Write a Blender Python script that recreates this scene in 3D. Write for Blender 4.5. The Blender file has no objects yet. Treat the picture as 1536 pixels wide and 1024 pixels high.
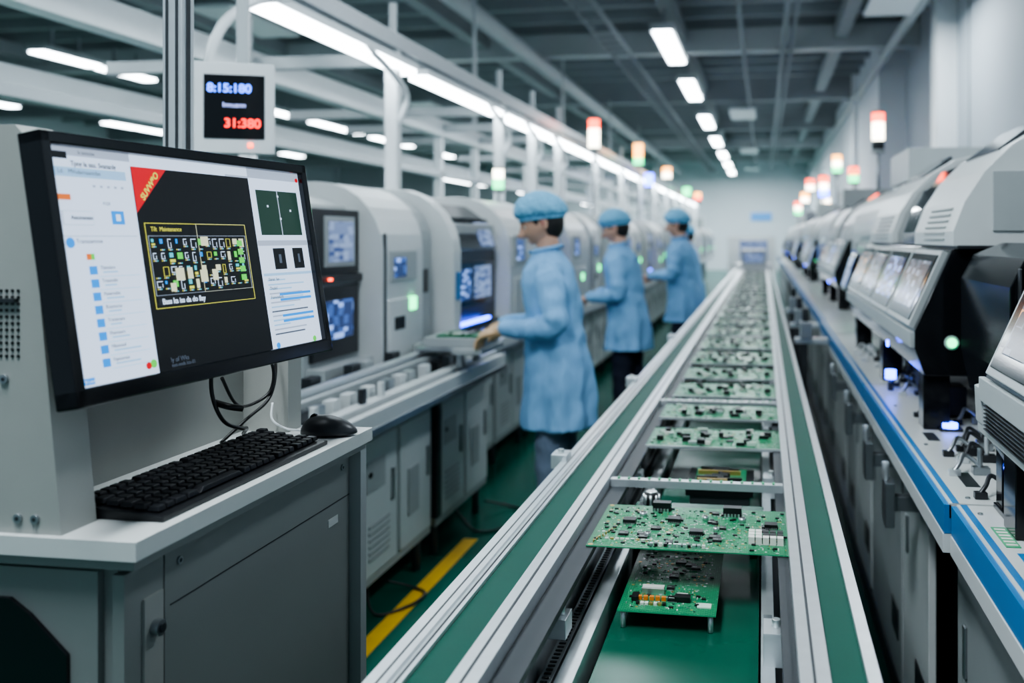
import bpy, bmesh, math, random
from mathutils import Vector, Matrix, Euler
random.seed(7)
SC = bpy.context.scene

# ------------------------------------------------------------------ materials
MATS = {}
def mat(name, col, rough=.5, metal=0., em=None, es=0., var=.08, bump=0., scale=18., coat=0., bscale=None, spec=.5, stretch=None):
    if name in MATS: return MATS[name]
    m = bpy.data.materials.new(name); m.use_nodes = True
    nt = m.node_tree; b = nt.nodes['Principled BSDF']
    b.inputs['Roughness'].default_value = rough
    b.inputs['Metallic'].default_value = metal
    b.inputs['Specular IOR Level'].default_value = spec
    if coat: b.inputs['Coat Weight'].default_value = coat
    tc = nt.nodes.new('ShaderNodeTexCoord')
    n = nt.nodes.new('ShaderNodeTexNoise'); n.inputs['Scale'].default_value = scale; n.inputs['Detail'].default_value = 4
    nt.links.new(tc.outputs['Object'], n.inputs['Vector'])
    r = nt.nodes.new('ShaderNodeMapRange')
    r.inputs['To Min'].default_value = 1-var; r.inputs['To Max'].default_value = 1+var
    nt.links.new(n.outputs['Fac'], r.inputs['Value'])
    mx = nt.nodes.new('ShaderNodeVectorMath'); mx.operation = 'SCALE'
    mx.inputs[0].default_value = col[:3]
    nt.links.new(r.outputs['Result'], mx.inputs['Scale'])
    nt.links.new(mx.outputs['Vector'], b.inputs['Base Color'])
    if bump:
        n2 = nt.nodes.new('ShaderNodeTexNoise'); n2.inputs['Scale'].default_value = bscale or scale*3
        if stretch:
            mp = nt.nodes.new('ShaderNodeMapping'); mp.inputs['Scale'].default_value = stretch
            nt.links.new(tc.outputs['Object'], mp.inputs['Vector']); nt.links.new(mp.outputs[0], n2.inputs['Vector'])
        else: nt.links.new(tc.outputs['Object'], n2.inputs['Vector'])
        bp = nt.nodes.new('ShaderNodeBump'); bp.inputs['Strength'].default_value = bump; bp.inputs['Distance'].default_value = .02 if not stretch else .05
        nt.links.new(n2.outputs['Fac'], bp.inputs['Height']); nt.links.new(bp.outputs['Normal'], b.inputs['Normal'])
    if em:
        b.inputs['Emission Color'].default_value = (*em, 1); b.inputs['Emission Strength'].default_value = es
    MATS[name] = m
    return m

WHITE = mat('machine_white_paint', (.58,.61,.61), .35, var=.04)
CREAM = mat('machine_grey_paint', (.36,.39,.395), .4, var=.05)
DESKG = mat('desk_grey_steel', (.225,.245,.238), .42, var=.05, scale=6, bump=.02, bscale=300)
DESKT = mat('desk_top_laminate', (.56,.58,.57), .35, var=.04)
HOUS = mat('housing_beige_paint', (.33,.34,.32), .5, var=.05, bump=.03, bscale=400)
DARK = mat('dark_plastic', (.018,.02,.024), .35, var=.1)
BLK = mat('black_gloss_plastic', (.006,.007,.009), .12, var=.1)
KEYB = mat('keyboard_black', (.008,.009,.011), .38, var=.1)
KEYC = mat('keycap_black', (.011,.012,.015), .45, var=.1, spec=.3)
GLASS = mat('smoked_glass', (.03,.035,.04), .06, var=.1, coat=.5)
ALU = mat('brushed_aluminium', (.74,.78,.80), .32, .75, var=.08, scale=40)
ALUD = mat('dull_aluminium', (.36,.39,.41), .36, .9, var=.1, scale=30)
STEEL = mat('dark_steel', (.055,.062,.068), .45, .6, var=.1)
BELT = mat('green_belt', (.006,.068,.048), .5, var=.12, scale=9, bump=.04, bscale=500, spec=.15)
BELT2 = mat('green_belt_deck', (.003,.080,.048), .26, var=.15, scale=7, spec=.4)
BLUE = mat('blue_trim', (.02,.17,.40), .4, var=.05)
COL = mat('column_white', (.74,.78,.80), .45, var=.03)
BEAM = mat('beam_grey', (.27,.305,.325), .6, var=.1, scale=3)
BEAML = mat('gantry_grey', (.46,.50,.52), .45, var=.06, scale=3)
CABLE = mat('cable_black', (.01,.01,.011), .4)
YEL = mat('yellow_paint', (.72,.44,.03), .5, var=.15)
YELC = mat('yellow_hose', (.45,.36,.08), .4)
LED = mat('led_tube', (.9,.95,1), .4, em=(.85,.94,1), es=16., var=0)
LEDC = mat('led_ceiling_tube', (.9,.95,1), .4, em=(.85,.94,1), es=20., var=0)
RED = mat('red_lamp', (.6,.05,.02), .3, em=(1,.07,.02), es=8.)
AMB = mat('amber_lamp', (.7,.3,.05), .3, em=(1,.40,.06), es=8.)
WHL = mat('white_lamp', (.8,.8,.75), .3, em=(1,.97,.80), es=9.)
GRN = mat('green_lamp', (.05,.6,.2), .3, em=(.02,1,.35), es=5.)
BLL = mat('blue_lamp', (.05,.1,.8), .3, em=(.04,.10,1), es=18.)
FABRIC = mat('blue_coat_fabric', (.22,.44,.71), .8, var=.07, scale=12, bump=.9, bscale=10, spec=.2, stretch=(1,1,.4))
CAPM = mat('blue_cap_nonwoven', (.19,.46,.68), .8, var=.1, scale=40, bump=.5, bscale=60, spec=.2)
PANT1 = mat('grey_trousers', (.17,.22,.31), .85, bump=.6, bscale=12, stretch=(1,1,.5))
PANT2 = mat('navy_trousers', (.012,.016,.035), .85, bump=.4, bscale=18)
SKIN = mat('skin', (.56,.33,.24), .5, var=.05)
LIP = mat('lips', (.42,.17,.14), .45)
HAIR = mat('black_hair', (.010,.009,.009), .5, bump=.5, bscale=150)
EYEW = mat('eye_white', (.8,.8,.78), .2)
GLOVE = mat('glove_beige', (.66,.44,.26), .6, var=.1, bump=.2)
SHOE = mat('shoe_white', (.6,.62,.64), .5)
CHIP = mat('chip_black', (.006,.007,.008), .35)
SOLD = mat('solder_silver', (.70,.74,.74), .3, .9)
GOLD = mat('gold_pad', (.6,.42,.15), .35, .8)
ORG = mat('orange_part', (.65,.20,.03), .4)
CRM = mat('component_white', (.68,.68,.62), .4)
TRC = mat('pcb_trace', (.07,.36,.18), .4, var=.1, spec=.3)
TRL = mat('pcb_silkscreen', (.5,.64,.54), .4)

def flat_em(name, c, s=1.0):
    if name in MATS: return MATS[name]
    m = bpy.data.materials.new(name); m.use_nodes = True
    b = m.node_tree.nodes['Principled BSDF']
    b.inputs['Base Color'].default_value = (c[0]*.1, c[1]*.1, c[2]*.1, 1)
    b.inputs['Roughness'].default_value = .3
    b.inputs['Emission Color'].default_value = (*c, 1); b.inputs['Emission Strength'].default_value = s
    MATS[name] = m
    return m

def ui_mat(name, c1, c2, c3, s, scale, p3=.85):
    m = bpy.data.materials.new(name); m.use_nodes = True
    nt = m.node_tree; b = nt.nodes['Principled BSDF']
    b.inputs['Base Color'].default_value = (.01,.012,.02,1); b.inputs['Roughness'].default_value = .2
    tc = nt.nodes.new('ShaderNodeTexCoord')
    mp = nt.nodes.new('ShaderNodeMapping'); mp.inputs['Scale'].default_value = (.4,.55,1.4)
    nt.links.new(tc.outputs['Object'], mp.inputs['Vector'])
    v = nt.nodes.new('ShaderNodeTexVoronoi'); v.distance = 'CHEBYCHEV'; v.inputs['Scale'].default_value = scale; v.inputs['Randomness'].default_value = .35
    nt.links.new(mp.outputs[0], v.inputs['Vector'])
    sp = nt.nodes.new('ShaderNodeSeparateColor'); nt.links.new(v.outputs['Color'], sp.inputs[0])
    cr = nt.nodes.new('ShaderNodeValToRGB'); cr.color_ramp.interpolation = 'CONSTANT'
    e = cr.color_ramp.elements
    e[0].position = 0; e[0].color = (*c1, 1); e[1].position = .55; e[1].color = (*c2, 1)
    k = e.new(p3); k.color = (*c3, 1)
    nt.links.new(sp.outputs[0], cr.inputs[0])
    nt.links.new(cr.outputs[0], b.inputs['Emission Color']); b.inputs['Emission Strength'].default_value = s
    MATS[name] = m
    return m
UI1 = ui_mat('screen_ui_dark', (.015,.03,.10), (.04,.09,.28), (.25,.4,.85), 1.7, 40, .86)
UI2 = ui_mat('screen_ui_light', (.14,.20,.36), (.22,.30,.48), (.04,.07,.2), 1.3, 40, .8)
UI3 = ui_mat('screen_ui_warm', (.03,.035,.05), (.10,.12,.17), (.6,.33,.14), 1.3, 45, .86)
UI4 = ui_mat('screen_ui_grey', (.03,.04,.06), (.10,.13,.20), (.30,.36,.48), 1.1, 42, .85)

def pcb_mat():
    m = bpy.data.materials.new('pcb_green'); m.use_nodes = True
    nt = m.node_tree; b = nt.nodes['Principled BSDF']; b.inputs['Roughness'].default_value = .3
    b.inputs['Specular IOR Level'].default_value = .35
    tc = nt.nodes.new('ShaderNodeTexCoord')
    v = nt.nodes.new('ShaderNodeTexBrick'); v.inputs['Scale'].default_value = 60
    v.inputs['Mortar Size'].default_value = .03
    v.inputs['Color1'].default_value = (.003,.095,.036,1); v.inputs['Color2'].default_value = (.006,.145,.056,1)
    v.inputs['Mortar'].default_value = (.05,.30,.15,1)
    nt.links.new(tc.outputs['Object'], v.inputs['Vector'])
    n = nt.nodes.new('ShaderNodeTexVoronoi'); n.inputs['Scale'].default_value = 130
    nt.links.new(tc.outputs['Object'], n.inputs['Vector'])
    cr = nt.nodes.new('ShaderNodeValToRGB'); e = cr.color_ramp.elements
    e[0].position = .10; e[0].color = (1,1,1,1); e[1].position = .16; e[1].color = (0,0,0,1)
    nt.links.new(n.outputs['Distance'], cr.inputs[0])
    mx = nt.nodes.new('ShaderNodeMixRGB'); mx.inputs[2].default_value = (.28,.52,.36,1)
    nt.links.new(cr.outputs[0], mx.inputs[0]); nt.links.new(v.outputs['Color'], mx.inputs[1])
    nt.links.new(mx.outputs[0], b.inputs['Base Color'])
    return m
PCB = pcb_mat()

# ------------------------------------------------------------------ mesh builder
def crom(pts, n=8):
    P = [Vector(p) for p in pts]; P = [P[0]*2-P[1]] + P + [P[-1]*2-P[-2]]
    out = []
    for i in range(1, len(P)-2):
        a, b, c, d = P[i-1], P[i], P[i+1], P[i+2]
        for k in range(n):
            t = k/n
            out.append(.5*((2*b)+(-a+c)*t+(2*a-5*b+4*c-d)*t*t+(-a+3*b-3*c+d)*t**3))
    out.append(P[-2]); return out

class B:
    def __init__(s): s.bm = bmesh.new(); s.mats = []
    def mi(s, m):
        if m not in s.mats: s.mats.append(m)
        return s.mats.index(m)
    def face(s, vs, m, smooth=False):
        try: f = s.bm.faces.new(vs)
        except ValueError: return
        f.material_index = s.mi(m); f.smooth = smooth; return f
    def boxM(s, M, sx, sy, sz, m, top=1.):
        v = []
        for z in (-1, 1):
            k = top if z > 0 else 1.
            for x, y in ((-1,-1),(1,-1),(1,1),(-1,1)):
                v.append(s.bm.verts.new(M @ Vector((x*sx/2*k, y*sy/2*k, z*sz/2))))
        for q in ((3,2,1,0),(4,5,6,7),(0,1,5,4),(1,2,6,5),(2,3,7,6),(3,0,4,7)):
            s.face([v[i] for i in q], m)
    def box(s, x0, x1, y0, y1, z0, z1, m, top=1., rz=0):
        M = Matrix.Translation(((x0+x1)/2, (y0+y1)/2, (z0+z1)/2))
        if rz: M = M @ Matrix.Rotation(rz, 4, 'Z')
        s.boxM(M, abs(x1-x0), abs(y1-y0), abs(z1-z0), m, top)
    def prism(s, prof, y0, y1, m, smooth=False):
        ar = sum(prof[i][0]*prof[(i+1)%len(prof)][1]-prof[(i+1)%len(prof)][0]*prof[i][1] for i in range(len(prof)))
        if ar < 0: prof = prof[::-1]
        a = [s.bm.verts.new((x, y0, z)) for x, z in prof]; b = [s.bm.verts.new((x, y1, z)) for x, z in prof]
        s.face(a, m); s.face(b[::-1], m)
        n = len(prof)
        for i in range(n):
            j = (i+1) % n
            s.face([a[j], a[i], b[i], b[j]], m, smooth)
    def tube(s, pts, r, m, seg=8, cap=True, sq=1.):
        pts = [Vector(p) for p in pts]; n = len(pts)
        R = r if isinstance(r, (list, tuple)) else [r]*n
        t0 = (pts[1]-pts[0]).normalized()
        up = Vector((0,0,1)) if abs(t0.z) < .9 else Vector((0,1,0))
        u = t0.cross(up).normalized(); rings = []
        for i in range(n):
            t = (pts[min(i+1,n-1)]-pts[max(i-1,0)]).normalized()
            u = (u - t*u.dot(t)).normalized(); w = t.cross(u)
            rings.append([s.bm.verts.new(pts[i]+(u*math.cos(a)+w*math.sin(a)*sq)*R[i]) for a in [2*math.pi*k/seg for k in range(seg)]])
        for i in range(n-1):
            for k in range(seg):
                s.face([rings[i][k], rings[i][(k+1)%seg], rings[i+1][(k+1)%seg], rings[i+1][k]], m, True)
        if cap: s.face(rings[0][::-1], m); s.face(rings[-1], m)
    def cyl(s, p0, p1, r, m, seg=16, r1=None): s.tube([p0, p1], [r, r if r1 is None else r1], m, seg)
    def limb(s, pts, rad, m, seg=16):
        pts = [Vector(p) for p in pts]
        d0 = (pts[0]-pts[1]).normalized(); d1 = (pts[-1]-pts[-2]).normalized()
        P = [pts[0]+d0*rad[0]*.9, pts[0]+d0*rad[0]*.6] + pts + [pts[-1]+d1*rad[-1]*.6, pts[-1]+d1*rad[-1]*.9]
        R = [rad[0]*.4, rad[0]*.8] + list(rad) + [rad[-1]*.8, rad[-1]*.4]
        s.tube(P, R, m, seg)
    def ell(s, c, rx, ry, rz, m, M=None, nu=24, nv=14, fn=None):
        c = Vector(c); rings = []
        def P(th, ph):
            d = Vector((math.sin(th)*math.cos(ph), math.sin(th)*math.sin(ph), math.cos(th)))
            p = Vector((d.x*rx, d.y*ry, d.z*rz))
            if fn: p = fn(d, p)
            if M: p = M @ p
            return s.bm.verts.new(c+p)
        top = P(0, 0); bot = P(math.pi, 0)
        for i in range(1, nv): rings.append([P(math.pi*i/nv, 2*math.pi*k/nu) for k in range(nu)])
        for k in range(nu):
            j = (k+1) % nu
            s.face([top, rings[0][k], rings[0][j]], m, True); s.face([bot, rings[-1][j], rings[-1][k]], m, True)
            for i in range(nv-2): s.face([rings[i][k], rings[i+1][k], rings[i+1][j], rings[i][j]], m, True)
    def obj(s, name, bevel=0., loc=(0,0,0), rot=None, parent=None, segs=2):
        me = bpy.data.meshes.new(name); s.bm.to_mesh(me); s.bm.free()
        for m in s.mats: me.materials.append(m)
        o = bpy.data.objects.new(name, me); SC.collection.objects.link(o)
        o.location = loc
        if rot: o.rotation_euler = rot
        if parent: o.parent = parent
        if bevel:
            b = o.modifiers.new('bevel', 'BEVEL'); b.width = bevel; b.segments = segs; b.limit_method = 'ANGLE'; b.angle_limit = math.radians(40)
        return o
def inst(o, loc, name=None, rot=None):
    n = bpy.data.objects.new(name or o.name.split('.')[0], o.data); SC.collection.objects.link(n); n.location = loc
    if rot: n.rotation_euler = rot
    for md in o.modifiers:
        b = n.modifiers.new(md.name, md.type); b.width = md.width; b.segments = md.segments; b.limit_method = 'ANGLE'; b.angle_limit = md.angle_limit
    return n
def empty(name, loc=(0,0,0), rot=None):
    e = bpy.data.objects.new(name, None); SC.collection.objects.link(e); e.location = loc; e.empty_display_size = .1
    if rot: e.rotation_euler = rot
    return e
def text(s, size, loc, m, parent=None, rot=None, name='lettering', align='LEFT', bold=0):
    c = bpy.data.curves.new(name, 'FONT'); c.body = s; c.size = size; c.align_x = align; c.align_y = 'CENTER'; c.extrude = .0001; c.offset = bold
    c.materials.append(m); o = bpy.data.objects.new(name, c); SC.collection.objects.link(o); o.location = loc
    if rot: o.rotation_euler = rot
    if parent: o.parent = parent
    return o
def roundprof(xf, z0, zt, r, xb, n=7):
    sx = 1 if xb < xf else -1
    p = [(xf, z0)]
    for i in range(n+1):
        a = math.pi/2*i/n
        p.append((xf-sx*r*(1-math.cos(a)), zt-r+r*math.sin(a)))
    p += [(xb, zt), (xb, z0)]
    return p

# ------------------------------------------------------------------ room shell
FLOORM = mat('green_epoxy_floor', (.003,.105,.072), .25, var=.2, scale=1.5, bump=.02, spec=.35)
b = B(); b.box(-20,2.6,-3,42,-.1,0, FLOORM); b.obj('floor')
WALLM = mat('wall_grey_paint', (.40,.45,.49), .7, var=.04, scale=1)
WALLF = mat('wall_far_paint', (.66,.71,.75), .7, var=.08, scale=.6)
b = B(); b.box(2.4,2.55,-3,42,0,5.0, WALLM)
for y in (9,11.5,14,19,24,30): b.box(2.385,2.4,y-.01,y+.01,0,5, BEAM)
b.obj('wall_right')
b = B(); b.box(1.95,2.4,16.5,42,0,5.0, WALLF); b.box(2.15,2.4,12.2,12.6,0,5,COL); b.box(1.85,2.0,20,20.4,0,5,COL); b.obj('pillar')
b = B(); b.box(-20,2.4,42,42.2,0,5.0, WALLF)
b.obj('wall_back')
b = B(); b.box(-20.2,-20,-3,42,0,5.0, WALLF); b.obj('wall_left')
CEIL = mat('ceiling_deck', (.36,.40,.43), .75, var=.25, scale=.8)
b = B(); b.box(-20,2.55,-3,42,5.0,5.1, CEIL)
y = -2.
while y < 42: b.box(-20,2.4,y,y+.12,4.82,5.0, BEAM); y += .9
for x in (-17,-12.8,-8.2,-4.6,-1.31,1.2): b.box(x-.1,x+.1,-3,42,4.6,4.82, BEAM)
y = 4.
while y < 42: b.box(-20,2.4,y,y+.3,4.45,4.82, BEAML if int(y)%2 else BEAM); y += 5.5
b.obj('ceiling')
b = B(); b.cyl((1.9,2,4.35),(1.9,41,4.35),.07,BEAML); b.cyl((.3,2,4.38),(.3,41,4.38),.04,BEAM); b.cyl((.42,2,4.38),(.42,41,4.38),.025,BEAM)
b.cyl((-3.6,2,4.3),(-3.6,41,4.3),.12,BEAML)
b.cyl((-.3,2,4.36),(-.3,41,4.36),.03,BEAM)
b.obj('ceiling_pipe')
b = B(); b.box(-2.3,-2.28,6,41,4.25,4.33,BEAM); b.box(-2.02,-2.0,6,41,4.25,4.33,BEAM)
y = 6.
while y < 40: b.box(-2.3,-2.0,y,y+.04,4.25,4.27,BEAM); y += .4
b.obj('cable_tray')
b = B(); b.box(-.55,.35,41.93,41.99,2.2,2.55, flat_em('sign_blue',(.1,.4,.9),1.)); b.obj('wall_sign')
b = B(); b.box(-4,-2.6,41.9,41.99,0,2.4, COL); b.box(-3.9,-2.7,41.86,41.9,.1,2.3, CREAM); b.obj('door_1')

def fixture(name, L, loc):
    b = B(); b.box(-.16,.16,0,L,.03,.12,BEAML); b.box(-.12,.12,.03,L-.03,0,.03,LEDC)
    b.box(-.02,.02,.3,.34,.12,.40,BEAM); b.box(-.02,.02,L-.4,L-.36,.12,.40,BEAM)
    return b.obj(name, loc=loc)
cl = fixture('ceiling_light', 2.3, (-1.31,12.1,4.15))
for y in (-1,3.2,7.4,16.0,20.8,25.4,29.8,34,38): inst(cl, (-1.31,y,4.15))
cs = fixture('ceiling_light', 1.25, (-10.4,12.0,4.15))
for x,y in ((-10.4,13.35),(-10.4,18.3),(-10.4,20.4),(-10.4,21.75),(-10.4,23.8),(-10.4,25.3),(-10.4,29),(-15.3,15.9),(-15.3,19.8),(-15.3,21.1),(-15.3,25),(-15.3,28),(-10.4,6),(-5.6,22),(-5.6,25),(-5.6,28),(-5.6,16.5),(-7.8,20),(-7.8,24),(-7.8,30),(-12.8,26),(-12.8,32)):
    inst(cs, (x,y,4.15))
# ------------------------------------------------------------------ overhead gantry (left)
b = B()
b.box(-2.36,-2.26,2.2,34,2.66,2.76,ALUD); b.box(-2.33,-2.29,2.2,34,2.62,2.66,BEAML)
b.box(-3.36,-3.24,1.0,34,2.52,2.68,COL); b.box(-3.34,-3.26,1.0,34,2.1,2.16,BEAML)
b.box(-4.3,-4.2,1.0,34,2.34,2.46,COL); b.box(-2.9,-2.84,1.5,34,2.9,2.96,ALUD)
b.box(-3.36,-3.24,1.0,34,3.0,3.08,BEAML)
for i, y in enumerate([5.6,8.0,9.2,10.4,12.8,15.2,17.6,20,22.4,24.8,27.2,29.6,32]):
    b.box(-2.35,-2.27,y-.04,y+.04,0,2.66,COL); b.box(-3.34,-3.26,y-.04,y+.04,0,2.52,COL)
    b.box(-4.3,-2.3,y-.03,y+.03,2.56,2.64,BEAML)
    b.box(-2.33,-2.29,y-.02,y+.02,2.7,2.96,BEAML)
    b.tube(crom([(-2.27,y,2.2),(-2.2,y-.06,2.38),(-2.25,y-.45,2.56),(-2.3,y-.9,2.64)]), .02, COL)
b.tube(crom([(-2.25,4.15,2.62),(-2.24,3.85,2.53),(-2.24,3.58,2.34),(-2.24,3.50,2.05),(-2.24,3.50,1.3),(-2.24,3.50,.0)]), .022, COL)
for y in (5.6,10.4,15.2,20,24.8,29.6): b.box(-3.32,-3.28,y-.02,y+.02,2.68,4.44,BEAML)
b.obj('overhead_gantry', .004)
b = B(); b.box(-.075,.075,0,1.9,.03,.07,COL); b.box(-.06,.06,.01,1.89,0,.03,LED)
sl = b.obj('strip_light', loc=(-2.31,3.95,2.545))
y = 6.02
while y < 31: inst(sl, (-2.31,y,2.545)); y += 2.06
for y in (12,16.1,22): inst(sl, (-4.25,y,2.26))

# ------------------------------------------------------------------ conveyor
b = B(); Y0, Y1 = .2, 17.
b.box(-.505,-.455,Y0,Y1,.84,.918,ALU)
b.box(-.488,-.484,Y0,Y1,.916,.9190,STEEL); b.box(-.465,-.462,Y0,Y1,.916,.9190,STEEL)
b.box(-.481,-.470,Y0,Y1,.917,.923,ALU)
b.box(-.455,-.398,Y0,Y1,.85,.912,BELT)
b.box(-.398,-.358,Y0,Y1,.76,.920,ALU); b.box(-.381,-.377,Y0,Y1,.918,.9212,STEEL)
b.box(-.358,-.318,Y0,Y1,.885,.897,STEEL)
b.box(-.5,.145,Y0,Y1,.72,.75,STEEL)
b.box(-.350,-.328,Y0,Y1,.75,.79,ALUD)
b.box(-.310,-.282,Y0,Y1,.75,.82,ALU)
b.box(-.270,-.008,Y0,Y1,.76,.79,BELT2)
b.box(-.004,.018,Y0,Y1,.75,.82,ALU)
b.box(.026,.046,Y0,Y1,.885,.897,STEEL)
b.box(.046,.086,Y0,Y1,.76,.920,ALU); b.box(.063,.067,Y0,Y1,.918,.9212,STEEL)
b.box(.086,.132,Y0,Y1,.85,.912,BELT)
b.box(.132,.150,Y0,Y1,.84,.920,ALU)
b.box(-.50,-.47,Y0,Y1,.55,.84,STEEL); b.box(.12,.146,Y0,Y1,.55,.84,STEEL)
y = Y0
while y < 6:
    b.box(-.345,-.333,y,y+.006,.79,.7915,CHIP); y += .014
y = .5
while y < Y1:
    for x in (-.49,.10): b.box(x,x+.04,y,y+.04,0,.72,STEEL)
    b.box(-.49,.14,y,y+.04,.2,.24,STEEL); y += 1.6
for y in (1.46,2.4,3.3,4.2,5.1,6.,7.,8.):
    b.box(-.358,-.312,y,y+.05,.84,.872,ALU); b.box(-.352,-.338,y+.015,y+.035,.872,.885,SOLD)
    b.cyl((-.325,y+.025,.872),(-.325,y+.025,.884),.007,SOLD,10)
    b.box(.0,.044,y,y+.06,.82,.872,ALU); b.cyl((.02,y+.03,.872),(.02,y+.03,.884),.007,SOLD,10)
    b.box(.0,.014,y+.07,y+.13,.82,.85,ALUD)
for y in (2.3,3.6,5.2):
    b.box(-.53,-.49,y,y+.06,.90,.935,ALU); b.cyl((-.51,y+.03,.935),(-.51,y+.03,.944),.008,SOLD,10)
for y in (2.17,3.25):
    b.box(-.356,.044,y,y+.022,.897,.915,ALU)
    for k in range(16): b.box(-.34+k*.024,-.334+k*.024,y+.004,y+.018,.915,.918,TRC)
b.obj('conveyor_line', .0015)

# ------------------------------------------------------------------ circuit boards
def pcb(name, w, l, seed, n, loc, parts='rich'):
    rr = random.Random(seed); b = B()
    b.box(0,w,0,l,0,.0022,PCB)
    if parts == 'rich': b.box(0,w,-.004,0,-.004,.004,ALU); b.box(0,w,l,l+.004,-.004,.004,STEEL)
    z = .0022
    for i in range(n*2):
        x = rr.uniform(.008,w-.05); y = rr.uniform(.008,l-.05); L = rr.uniform(.01,.05)
        if rr.random() < .5: b.box(x,min(x+L,w-.005),y,y+.0007,z,z+.0002,TRC)
        else: b.box(x,x+.0007,y,min(y+L,l-.005),z,z+.0002,TRC)
    for i in range(n):
        x = rr.uniform(.008,w-.02); y = rr.uniform(.008,l-.02); t = rr.random()
        if t < .45: b.box(x,x+.004,y,y+.002,z,z+.0012,rr.choice((CHIP,CRM,SOLD,SOLD)))
        elif t < .75: b.box(x,x+.002,y,y+.005,z,z+.0012,rr.choice((GOLD,CRM,SOLD,TRL)))
        elif t < .9:
            s = rr.uniform(.002,.0035); b.cyl((x,y,z),(x,y,z+.0004),s,rr.choice((SOLD,GOLD)),8)
        else: b.box(x,x+.008,y,y+.006,z,z+.0025,CHIP)
    for i in range(max(2,n//(40 if parts!='rich' else 16))):
        x = rr.uniform(.02,w-.05); y = rr.uniform(.02,l-.05); W = rr.uniform(.012,.024); L = rr.uniform(.012,.02)
        b.box(x,x+W,y,y+L,z+.0008,z+(.0045 if parts!='rich' else rr.choice((.005,.014))),CHIP)
        k = int(W/.0025)
        for q in range(k):
            xx = x+.001+q*.0025
            b.box(xx,xx+.0011,y-.003,y,z,z+.0012,SOLD); b.box(xx,xx+.0011,y+L,y+L+.003,z,z+.0012,SOLD)
        b.box(x+.002,x+W*.6,y+L*.4,y+L*.5,z+.0045,z+.0046,TRL)
    if parts == 'rich':
        for i in range(16):
            x = rr.uniform(.02,w-.04); y = rr.uniform(.02,l-.04)
            b.box(x,x+rr.uniform(.012,.03),y,y+.008,z,z+.010,rr.choice((CRM,SOLD,CHIP,TRL)))
    if parts == 'big':
        for i in range(5):
            for j in range(3): b.box(.305+i*.0135,.3165+i*.0135,.052+j*.018,.067+j*.018,z,z+.014,CRM if i<2 or j==0 else CHIP)
        for (x,y) in ((.10,.238),(.25,.222)):
            b.box(x,x+.038,y,y+.022,z,z+.018,CHIP)
            for k in range(5): b.box(x+.002+k*.007,x+.006+k*.007,y-.004,y,z,z+.006,SOLD)
        for (x,y) in ((.05,.14),(.19,.085),(.14,.16),(.335,.15)):
            b.box(x,x+.026,y,y+.022,z+.001,z+.009,CHIP)
            for k in range(6): b.box(x+.002+k*.004,x+.004+k*.004,y-.005,y,z,z+.003,SOLD)
        for (x,y,r) in ((.085,.2,.008),(.11,.07,.006),(.29,.19,.007),(.24,.12,.005),(.215,.19,.006)):
            b.cyl((x,y,z),(x,y,z+.009),r,SOLD,16); b.cyl((x,y,z+.009),(x,y,z+.0095),r*.8,CHIP,16)
        for k in range(12): b.box(.12+k*.009,.126+k*.009,.012,.02,z,z+.006,rr.choice((CRM,CHIP,SOLD)))
        for c in ((.008,.008),(w-.008,.008),(.008,l-.008),(w-.008,l-.008)): b.cyl((c[0],c[1],z),(c[0],c[1],z+.0003),.005,GOLD,14)
        for k in range(7): b.box(.01+k*.004,.012+k*.004,.02+k*.012,.028+k*.012,z,z+.004,GOLD)
        for k in range(9): b.box(.03+k*.010,.037+k*.010,.04,.045,z,z+.003,rr.choice((SOLD,CRM,GOLD)))
    if parts == 'small':
        b.box(.035,.075,.085,.10,z,z+.012,CRM); b.box(.034,.076,.083,.085,z,z+.010,SOLD)
        for k in range(5): b.box(.03+k*.011,.038+k*.011,.052,.060,z,z+.007,ORG)
        b.box(.098,.126,.05,.068,z,z+.010,CHIP); b.box(.10,.12,.075,.082,z,z+.006,CRM)
        b.box(.02,.032,.045,.07,z,z+.008,CHIP); b.box(.14,.165,.03,.05,z,z+.002,TRL)
        for k in range(7): b.box(.03+k*.008,.036+k*.008,.03,.038,z,z+.004,rr.choice((CHIP,CRM,GOLD)))
        for cx in (.01,w-.01):
            for cy in (.01,l-.01): b.cyl((cx,cy,-.030),(cx,cy,0),.005,ALU,10)
    return b.obj(name, loc=loc)
pcb('circuit_board', .395,.275,3,700,(-.333,1.74,.898),'big')
pcb('circuit_board', .175,.34,5,280,(-.257,1.635,.821),'small')
pB = pcb('circuit_board', .385,.25,8,260,(-.327,2.60,.898)); pC = pcb('circuit_board', .385,.24,9,260,(-.327,2.95,.910))
pE = pcb('circuit_board', .385,.30,12,300,(-.327,3.42,.900))
b = B(); b.box(0,.17,0,.2,0,.02,CHIP); b.box(.02,.15,.02,.18,.02,.026,PCB)
for i in range(12): b.box(.02+random.random()*.1,.05+random.random()*.1,.02+.012*i,.03+.012*i,.026,.036,random.choice((CHIP,CHIP,GOLD,CRM,CHIP)))
b.box(.01,.16,.005,.015,-.04,0,STEEL); b.box(.01,.16,.185,.195,-.04,0,STEEL)
b.obj('board_carrier', loc=(-.195,2.36,.831))
y = 3.86; i = 0
while y < 15.5:
    inst([pE,pB,pC][i%3], (-.327,y,.900+.012*(i%2))); y += (.36,.30,.30)[i%3]; i += 1
b = B(); b.cyl((0,0,0),(0,0,.03),.016,CHIP,18); b.cyl((0,0,.03),(0,0,.034),.012,SOLD,18)
for k in range(8):
    a = k*math.pi/4; b.cyl((.017*math.cos(a),.017*math.sin(a),.004),(.017*math.cos(a),.017*math.sin(a),.028),.003,SOLD,6)
b.box(-.03,.03,-.03,.03,-.004,0,STEEL)
b.obj('stepper_motor', loc=(-.25,2.10,.875))
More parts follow.
